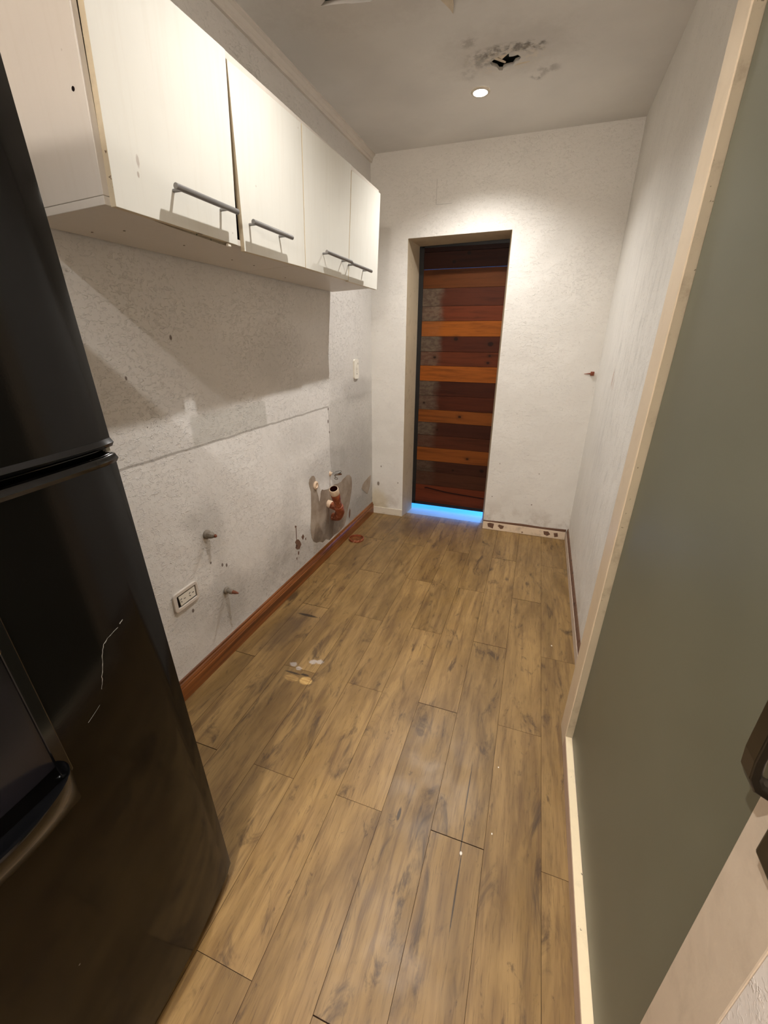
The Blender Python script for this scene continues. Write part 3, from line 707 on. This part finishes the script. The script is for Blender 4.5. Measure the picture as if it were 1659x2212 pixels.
# ------------------------------------------------------------------ wall cabinets
def cabinet(y0, y1, label, doors, zoff=0.0, lastside=False):
    root = thing('wall_cabinet', label, 'cabinet', (-1.06, (y0 + y1) / 2, 1.675), 'white wall cabinets hung in a row')
    T = .017
    # carcass is sheared a little: it sags forward at the top
    def q(u, y, w): return (-1.205 + u + .053 * w - (YB - y) * .004, y, 1.675 + w + .014 * (u / .28) * (1 - w / .46 * .2))
    def slab(nm, u0, u1, a, b, w0, w1, mat, bev=.0012, lab=None):
        return MB().hexa([q(u0, a, w0), q(u1, a, w0), q(u1, b, w0), q(u0, b, w0), q(u0, a, w1), q(u1, a, w1), q(u1, b, w1), q(u0, b, w1)]).build(nm, mat, root, bevel=bev, label=lab)
    D = .2722
    slab('bottom_panel', 0, D, y0, y1, 0, T, M['cab_body'])
    slab('top_panel', 0, D, y0, y1, .44, .457, M['cab_body'])
    slab('side_panel', 0, D, y0, y0 + T, T + .0006, .4395, M['cab_body'])
    slab('side_panel', 0, D, y1 - T, y1, T + .0006, .4395, M['cab_body'])
    slab('back_panel', .001, .006, y0 + T, y1 - T, T, .4395, M['dark_inside'], 0)
    for dcfg in doors:
        (yb0, zb0), (yb1, zb1), (yt1, zt1), (yt0, zt0), hy0, hy1, hz, lab = dcfg
        def dx(z): return -.927 + (z - 1.688) * .0537
        th = .016
        P = []
        for (yy, z_) in ((yb0, zb0), (yb1, zb1), (yt1, zt1), (yt0, zt0)): P.append((dx(z_), yy, z_))
        b = MB(); b.prism(P, (-th, 0, 0))
        d = b.build('door', M['cab_door'], root, bevel=0.0008, label=lab)
        d.data.materials.append(M['cab_edge'])
        for pl in d.data.polygons:
            if abs(pl.normal.x) < 0.7: pl.material_index = 1
        so, r = .034, .0074
        h = MB()
        xh = dx(hz) + so
        h.tube([(xh, hy0, hz), (xh, hy0 + .001, hz), (xh, hy1 - .001, hz), (xh, hy1, hz)], [r * .85, r, r, r * .85], 18)
        L = hy1 - hy0
        for f_ in (.12, .86):
            y_ = hy0 + L * f_
            h.tube([(dx(hz) + .0002, y_, hz), (xh, y_, hz)], .0042, 12)
        h.build('handle', M['steel_grey'], d, smooth=True, label='grey metal bar handle')
    return root
cabinet(.832, 1.672, 'white double wall cabinet nearest the black fridge, with a wide gap between its doors', [
    ((.847, 1.6872), (1.2685, 1.6856), (1.2738, 2.134), (.853, 2.129), .996, 1.233, 1.761, None),
    ((1.302, 1.6753), (1.690, 1.6812), (1.6755, 2.124), (1.2792, 2.1174), 1.307, 1.538, 1.753, None)])
cabinet(1.6735, 2.505, 'white double wall cabinet nearest the back wall', [
    ((1.6955, 1.6806), (2.110, 1.6823), (2.1215, 2.1366), (1.6823, 2.1251), 1.812, 2.070, 1.7535, None),
    ((2.1159, 1.679), (2.5154, 1.6803), (2.5076, 2.1293), (2.1278, 2.1185), 2.078, 2.332, 1.748, None)])
# chipped edge under the first door, little white hinge cap
rt = bpy.data.objects['wall_cabinet']
MB().prism([(-.944, .90, 1.690), (-.944, 1.02, 1.684), (-.944, 1.12, 1.682), (-.944, 1.25, 1.679), (-.944, 1.25, 1.690), (-.944, .9, 1.697)], (.004, 0, 0)).build('chipped_edge', M['green_chip'], rt, label='chipped dark edge of the bottom panel')
MB().box(-.938, -.930, 1.224, 1.240, 1.676, 1.684).build('hinge_cap', M['outlet_white'], rt, bevel=.002)
for (u, y_) in ((.05, .97), (.13, 1.0), (.14, 1.2), (.12, 1.45), (.12, 1.58), (.06, 1.9)):
    MB().lathe((-1.205 + u - (YB - y_) * .004, y_, 1.675 + .014 * u / .28), (0, 0, -1), [(.0, .0012), (.003, .0012), (.003, -.001)], 10).build('screw_hole', M['slot_grey'], rt if y_ < 1.67 else bpy.data.objects['wall_cabinet.001'])
MB().lathe((-.962, .832, 1.884), (0, -1, 0), [(.0, .0012), (.0028, .0012), (.0045, 0), (.0045, -.0005)], 10).build('screw_hole', M['slot'], rt)

# ------------------------------------------------------------------ fridge
fr = thing('fridge', 'black glossy two-door fridge with water dispenser standing against the left wall', 'fridge', (-.89, .17, 0))
FW = .70
def lean(z): return -.033 * z
def face(s, z, out=0.0):
    """point on the bowed door front; s from the far edge towards the camera"""
    t = 2 * s / FW - 1
    bul = .036 * (1 - t * t)
    return (-.634 + bul + out, .521 - s + lean(z), z)
def bowed(name, z0, z1, back, mat, out=0.0, n=24, inset=0.004, par=None, rounded=.008, lab=None):
    b = MB(); rows = []
    zs = [(z0, -inset), (z0 + inset * 1.2, 0), (z1 - inset * 1.2, 0), (z1, -inset)]
    for z, o_ in zs:
        row = []
        for i in range(n + 1):
            s = FW * i / n
            ed = 0.0
            e = min(s, FW - s)
            if e < rounded: ed = -rounded * .6 * (1 - math.sqrt(max(0, 1 - (1 - e / rounded) ** 2)))
            row.append(b.bm.verts.new(face(s, z, out + o_ + ed + .002)))
        rows.append(row)
    bk = [[b.bm.verts.new((back, .521 - FW * i / n + lean(z), z)) for i in range(n + 1)] for z in (z0, z1)]
    for r in range(3):
        for i in range(n): b.bm.faces.new([rows[r][i], rows[r][i + 1], rows[r + 1][i + 1], rows[r + 1][i]])
    for i in range(n):
        b.bm.faces.new([bk[0][i], bk[0][i + 1], rows[0][i + 1], rows[0][i]])
        b.bm.faces.new([rows[3][i], rows[3][i + 1], bk[1][i + 1], bk[1][i]])
        b.bm.faces.new([bk[0][i + 1], bk[0][i], bk[1][i], bk[1][i + 1]])
    for i in (0, n):
        b.bm.faces.new([bk[0][i]] + [rows[r][i] for r in range(4)] + [bk[1][i]])
    return b.build(name, mat, par or fr, smooth=True, label=lab)
xbk = -.700
MB().hexa([(-1.215, -.175, .03), (xbk - .004, -.175, .03), (xbk - .004, .515, .03), (-1.215, .515, .03),
           (-1.215, -.175 + lean(1.88), 1.88), (xbk - .004, -.175 + lean(1.88), 1.88), (xbk - .004, .515 + lean(1.88), 1.88), (-1.215, .515 + lean(1.88), 1.88)]).build('cabinet_body', M['fridge_body'], fr, bevel=.006)
for (fx, fy_) in ((-1.15, -.12), (-.76, -.12), (-1.15, .46), (-.76, .46)):
    MB().lathe((fx, fy_, 0), (0, 0, 1), [(0, 0), (.02, 0), (.02, .028), (0, .034)], 16).build('foot', M['fridge_trim'], fr)
ud = bowed('freezer_door', 1.257, 1.89, xbk, M['fridge'])
ld = bowed('fridge_door', .035, 1.246, xbk, M['fridge'])
bowed('gasket', 1.2463, 1.2567, xbk + .002, M['fridge_trim'], out=-.016)
bowed('door_lip', 1.257, 1.271, xbk + .004, M['fridge_trim'], out=.0065, inset=.006, par=ud)
bowed('door_lip', 1.231, 1.2455, xbk + .004, M['fridge_trim'], out=.0075, inset=.006, par=ld)
MB().box(-.662, -.645, .474, .4815, 1.2475, 1.2555).build('hinge', M['gasket'], fr, bevel=.001, label='pale hinge bit at the door split')
# kick plate
# dispenser set in the lower door
sc = .352; hw = .108
def disp_ring(z, prot, n=20, w=hw):
    out = []
    for i in range(n + 1):
        a = PI * i / n; s = sc - w * math.cos(a); out.append(face(s, z, prot * math.sin(a) ** .8 + .0005))
    return out
def disp_surf(levels, name, mat, lab=None, w=hw):
    b = MB(); R = [[b.bm.verts.new(p) for p in disp_ring(z, pr, 20, w)] for z, pr in levels]
    for i in range(len(R) - 1):
        for k_ in range(20): b.bm.faces.new([R[i][k_], R[i][k_ + 1], R[i + 1][k_ + 1], R[i + 1][k_]])
    return b.build(name, mat, ld, smooth=True, label=lab)
disp_surf([(.735, .001), (.752, .022), (.775, .040), (.800, .052), (.818, .056), (.826, .055), (.826, .050), (.812, .045), (.800, .030), (.798, .001)], 'drip_tray', M['fridge_trim'], 'glossy black drip tray')
disp_surf([(.828, .001), (.829, .004), (1.052, .004), (1.053, .001)], 'recess_panel', M['fridge_mirror'], 'smoked dispenser panel', .100)
disp_surf([(1.055, .001), (1.056, .020), (1.062, .022), (1.19, .018), (1.20, .001)], 'control_panel', M['fridge_trim'], None, .098)
disp_surf([(1.050, .001), (1.050, .0235), (1.0545, .0235), (1.0545, .001)], 'chrome_line', M['chrome'], 'thin chrome line', .100)
for s0, s1 in ((sc - hw - .006, sc - hw + .012), (sc + hw - .012, sc + hw + .006)):
    b = MB(); b.hexa([face(s0, .80, -.002), face(s1, .80, -.002), face(s1, .80, .004), face(s0, .80, .004), face(s0, 1.2, -.002), face(s1, 1.2, -.002), face(s1, 1.2, .004), face(s0, 1.2, .004)])
    b.build('side_trim', M['fridge_trim'], ld, bevel=.0018)
# scratch and dried drips on the door
def mark(pts, r, nm='scratch'):
    random.seed(len(pts) * 3 + 1)
    b = MB(); P = []
    for (s, z) in pts: P.append(Vector(face(s, z, .0021)))
    b.tube(P, [r * random.uniform(.5, 1.2) for _ in P], 6)
    return b.build(nm, M['scratch'], ld)
def lerp_pts(P, n, jit):
    out = []
    for i in range(len(P) - 1):
        for k_ in range(n):
            t = k_ / n; out.append((P[i][0] * (1 - t) + P[i + 1][0] * t + random.uniform(-jit, jit), P[i][1] * (1 - t) + P[i + 1][1] * t + random.uniform(-jit, jit)))
    out.append(P[-1]); return out
mark(lerp_pts([(.098, .965), (.118, .962), (.130, .955), (.140, .935), (.150, .905), (.158, .885)], 5, .0012), .0006)
mark(lerp_pts([(.085, .972), (.092, .968)], 3, .001), .0008)
mark(lerp_pts([(.170, .862), (.195, .850)], 3, .001), .0003)

# ------------------------------------------------------------------ fittings on the left wall
def xw(y): return xl(y)
# round-edged socket plate high on the wall
def rrect(y0, y1, z0, z1, r, n=5):
    out = []
    for (cy, cz, a0) in ((y1 - r, z1 - r, 0), (y0 + r, z1 - r, PI / 2), (y0 + r, z0 + r, PI), (y1 - r, z0 + r, 1.5 * PI)):
        for i in range(n + 1):
            a = a0 + PI / 2 * i / n; out.append((cy + r * math.cos(a), cz + r * math.sin(a)))
    return out
so = thing('switch_plate', 'white upright switch and socket plate high on the left wall near the back corner', 'outlet', (xw(2.85), 2.85, 1.155))
X = xw(2.85)
MB().prism([(X + .012, a, b) for a, b in rrect(2.812, 2.886, 1.158, 1.288, .014)], (-.012, 0, 0)).build('plate', M['outlet_white'], so, bevel=.003)
MB().box(X + .0105, X + .015, 2.838, 2.862, 1.228, 1.262).build('rocker', M['outlet_white'], so, bevel=.002)
for (a, b, c, d) in ((2.845, 2.849, 1.186, 1.196), (2.856, 2.860, 1.186, 1.196), (2.850, 2.855, 1.202, 1.208), (2.842, 2.857, 1.216, 1.219), (2.866, 2.874, 1.252, 1.264)):
    MB().box(X + .0115, X + .0126, a, b, c, d).build('slot', M['slot_grey'], so)

lo = thing('socket_outlet', 'old wide double socket outlet with a loose insert low on the left wall', 'outlet', (xw(1.075), 1.075, .40))
X = xw(1.075)
b = MB()
outer_ = rrect(1.012, 1.142, .402, .487, .016); inner_ = rrect(1.030, 1.130, .417, .472, .003)
n_ = len(outer_)
fo = [b.bm.verts.new((X + .008, a, c)) for a, c in outer_]; fi = [b.bm.verts.new((X + .008, a, c)) for a, c in inner_]
bo = [b.bm.verts.new((X, a, c)) for a, c in outer_]; bi = [b.bm.verts.new((X + .0005, a, c)) for a, c in inner_]
for i in range(n_):
    j = (i + 1) % n_
    b.bm.faces.new([fo[i], fo[j], fi[j], fi[i]]); b.bm.faces.new([fo[i], bo[i], bo[j], fo[j]]); b.bm.faces.new([fi[i], fi[j], bi[j], bi[i]])
b.build('plate', M['outlet_old'], lo, bevel=.002)
MB().box(X + .0002, X + .0010, 1.028, 1.132, .415, .474).build('back_box', M['slot'], lo)
MB().prism([(X + .0052, 1.0455, .4220), (X + .0052, 1.1255, .4235), (X + .0052, 1.1265, .4675), (X + .0052, 1.0400, .4655)], (-.004, 0, 0)).build('socket_insert', M['outlet_white'], lo, bevel=.0008)
for (cy, cz) in ((1.058, .4445), (1.104, .4455)):
    for (dy, dz, ang) in ((-.008, .006, .6), (-.008, -.006, -.6), (.010, 0, 0)):
        s_ = .0045; c_, n2_ = math.cos(ang), math.sin(ang)
        P = [(X + .0057, cy + dy + a * c_ - d * n2_, cz + dz + a * n2_ + d * c_) for a, d in ((-s_, -.0012), (s_, -.0012), (s_, .0012), (-s_, .0012))]
        MB().prism(P, (-.0012, 0, 0)).build('slot', M['slot'], lo)

# capped water valves
X = xw(1.24)
v1 = thing('pipe_stub', 'capped grey water pipe stub above the low socket outlet', 'pipe', (X, 1.243, .635), 'capped water stubs on the left wall')
MB().lathe((X, 1.243, .652), (1, 0, 0), [(.020, 0), (.0205, .006), (.018, .010), (.014, .012), (.014, .016)], 24).build('collar', M['old_metal'], v1, smooth=True)
MB().lathe((X, 1.243, .652), (1, 0, 0), [(.0145, .010), (.0155, .026), (.012, .034), (.0085, .038), (.0085, .046)], 8).build('hex_cap', M['old_metal'], v1)
MB().lathe((X, 1.243, .652), (1, 0, 0), [(.0065, .040), (.007, .050), (.003, .054), (0, .055)], 10).build('thread', M['rust'], v1, label='rusty tip')
X = xw(1.30)
v2 = thing('pipe_stub', 'rust-tipped water pipe stub just above the wooden baseboard', 'pipe', (X, 1.300, .32), 'capped water stubs on the left wall')
MB().lathe((X, 1.300, .337), (1, 0, 0), [(.017, 0), (.0175, .006), (.014, .011), (.009, .012)], 24).build('collar', M['old_metal'], v2, smooth=True)
MB().lathe((X, 1.300, .337), (1, 0, 0), [(.009, .010), (.010, .020), (.0125, .024), (.0120, .036), (.009, .040)], 10).build('nipple', M['old_metal'], v2)
MB().lathe((X, 1.300, .337), (1, 0, 0), [(.009, .038), (.008, .052), (.0055, .060), (.0025, .070), (0, .072)], 10).build('thread', M['rust'], v2, label='rusty tip')

# chrome tap over the drain
X = xw(2.39)
tp = thing('wall_tap', 'small chrome tap on the left wall above the terracotta drain pipe', 'tap', (X, 2.392, .57))
MB().lathe((X, 2.392, .585), (1, .1, 0), [(.017, 0), (.016, .004), (.010, .008), (.009, .020)], 20).build('collar', M['cream_plastic'], tp, smooth=True)
MB().tube([(X + .015, 2.393, .584), (X + .035, 2.396, .586), (X + .040, 2.400, .587), (X + .075, 2.412, .593), (X + .078, 2.413, .5935)], [.009, .010, .0155, .0155, .012], 18).build('body', M['chrome'], tp, smooth=True)
MB().tube([(X + .030, 2.395, .580), (X + .036, 2.398, .566), (X + .040, 2.40, .556)], [.005, .0045, .005], 12).build('stem', M['chrome'], tp, smooth=True)
ring = [(X + .040 + .011 * math.cos(a), 2.40, .552 + .007 * math.sin(a)) for a in [2 * PI * i / 16 for i in range(17)]]
MB().tube(ring, .0028, 8).build('turn_ring', M['chrome'], tp, smooth=True)

# terracotta drain pipe
X = xw(2.35)
dp = thing('drain_pipe', 'terracotta brown drain pipe elbow rising out of the bare mortar patch', 'pipe', (X, 2.36, .26))
e0, e1 = Vector((-1.122, 2.322, .358)), Vector((-1.108, 2.212, .560))
dirn = (e1 - e0).normalized()
MB().tube([(X, 2.400, .268), (X + .035, 2.385, .275), (X + .060, 2.366, .290), (X + .080, 2.345, .318), e0 - dirn * .01, e0 + dirn * .02], [.027, .027, .030, .0315, .0315, .031], 24).build('elbow', M['clay'], dp, smooth=True)
MB().lathe(e0, dirn, [(.024, .0), (.029, .0), (.0315, .010), (.0315, .040), (.029, .047), (.0245, .048), (.0245, .112), (.0275, .114), (.029, .120), (.029, .160), (.0265, .166), (.0245, .168)], 28).build('riser', M['clay'], dp, smooth=True)
MB().lathe(e0, dirn, [(.0245, .166), (.0285, .170), (.0300, .178), (.0300, .208), (.0280, .216), (.0255, .217), (.0247, .210), (.0247, .170)], 28).build('mouth_collar', M['cream_plastic'], dp, smooth=True, label='plaster-smeared pale mouth collar')
MB().lathe(e0, dirn, [(.0246, .2155), (.0246, .16), (0, .15)], 28).build('bore', M['pipe_dark'], dp, smooth=True)
MB().tube([(X, 2.345, .385), (X + .05, 2.335, .378), (X + .085, 2.322, .372)], [.024, .025, .024], 20).build('branch', M['clay'], dp, smooth=True)
MB().tube([(X + .0, 2.345, .386), (X + .018, 2.342, .384), (X + .034, 2.338, .382)], [.026, .027, .0245], 20).build('branch_collar', M['cream_plastic'], dp, smooth=True)

# floor drain socket
dc = thing('floor_drain', 'round terracotta drain ring standing open in the floor by the left baseboard', 'drain', (-1.132, 2.615, 0))
MB().lathe((-1.132, 2.615, 0), (0, 0, 1), [(.056, 0), (.0575, .004), (.0575, .015), (.0555, .018), (.052, .018), (.0505, .014), (.0505, .003)], 36).build('rim', M['clay'], dc, smooth=True)
k = NB('drain_bottom', .7, .2); c_ = k.mix(k.ss(k.noise(40, 4), .4, .65), rgb(96, 56, 28), rgb(124, 76, 40))
MB().lathe((-1.132, 2.615, 0), (0, 0, 1), [(.0506, .0035), (.03, .0028), (0, .0025)], 36).build('floor_plug', k.color(c_), dc)

# plastered stub with white smear left of the drain
X = xw(2.18)
ps = thing('plugged_pipe', 'white plastered pipe end at the upper left of the bare mortar patch', 'pipe', (X, 2.185, .54))
MB().lathe((X + .001, 2.185, .568), (1, 0, 0), [(.026, 0), (.027, .006), (.022, .011), (.016, .012), (.014, .006), (0, .006)], 20).build('plastered_end', M['cream_plastic'], ps, smooth=True)
wpatch([(2.175, .560), (2.20, .575), (2.225, .56), (2.245, .52), (2.238, .475), (2.222, .445), (2.212, .485), (2.195, .53)], 'plaster_smear', M['outlet_old'], None, .004)

# rusty wall hook on the back wall, near the right corner
hk = thing('wall_hook', 'small rusty brown hook on the back wall near the right corner', 'hook', (.345, YB, 1.21))
MB().tube([(.300, YB - .0025, 1.214), (.335, YB - .004, 1.217), (.352, YB - .012, 1.218)], [.0012, .004, .005], 10).build('spike', M['rust'], hk)
MB().box(.338, .360, YB - .014, YB - .0005, 1.205, 1.230).build('bracket', M['rust'], hk, bevel=.002)

# ------------------------------------------------------------------ lamps
labs = ['small glaring recessed spotlight in the ceiling beside the broken hole', 'recessed ceiling spotlight in the middle of the row, above the camera view', 'recessed ceiling spotlight nearest the front wall behind the camera']
for i, (p, w) in enumerate(LAMPS):
    L = thing('ceiling_spotlight', labs[i], 'ceiling light', (p[0], p[1], ZC))
    MB().lathe((p[0], p[1], ZC - .0003), (0, 0, -1), [(.033, .001), (.034, .006), (.042, .006), (.046, .003), (.046, 0)], 32).build('bezel', M['lampring'], L, smooth=True)
    MB().lathe((p[0], p[1], ZC - .0003), (0, 0, -1), [(0, .004), (.0335, .004)], 32).build('lens', M['glow'], L)

for o in (door, frame, gd): o['kind'] = 'structure'
P = thing('added_fill_lamp', 'unseen fill lamp added behind the camera to brighten the room', 'pendant lamp', (FILL_POS[0], FILL_POS[1], ZC))  # body for the added fill light, out of view
MB().tube([(FILL_POS[0], FILL_POS[1], ZC), (FILL_POS[0], FILL_POS[1], 2.345)], .004, 8).build('fill_lamp_cord', M['black_satin'], P)
MB().lathe((FILL_POS[0], FILL_POS[1], ZC), (0, 0, -1), [(0, 0), (.04, 0), (.04, .015), (0, .02)], 20).build('fill_lamp_canopy', M['lampring'], P)
MB().lathe((FILL_POS[0], FILL_POS[1], 2.36), (0, 0, -1), [(0, 0), (.03, 0), (.03, .03), (.10, .035), (.125, .05), (.115, .055), (.03, .045)], 24).build('fill_lamp_shade', M['lampring'], P)

for P_ in ([(1.93, .225), (1.942, .222), (1.935, .20), (1.926, .208)], [(1.98, .30), (2.0, .31), (2.01, .29), (1.995, .275)], [(2.02, .27), (2.03, .275), (2.028, .255)], [(1.905, .19), (1.915, .195), (1.912, .175)]):
    wpatch(P_, 'paint_break', M['plaster_break'])
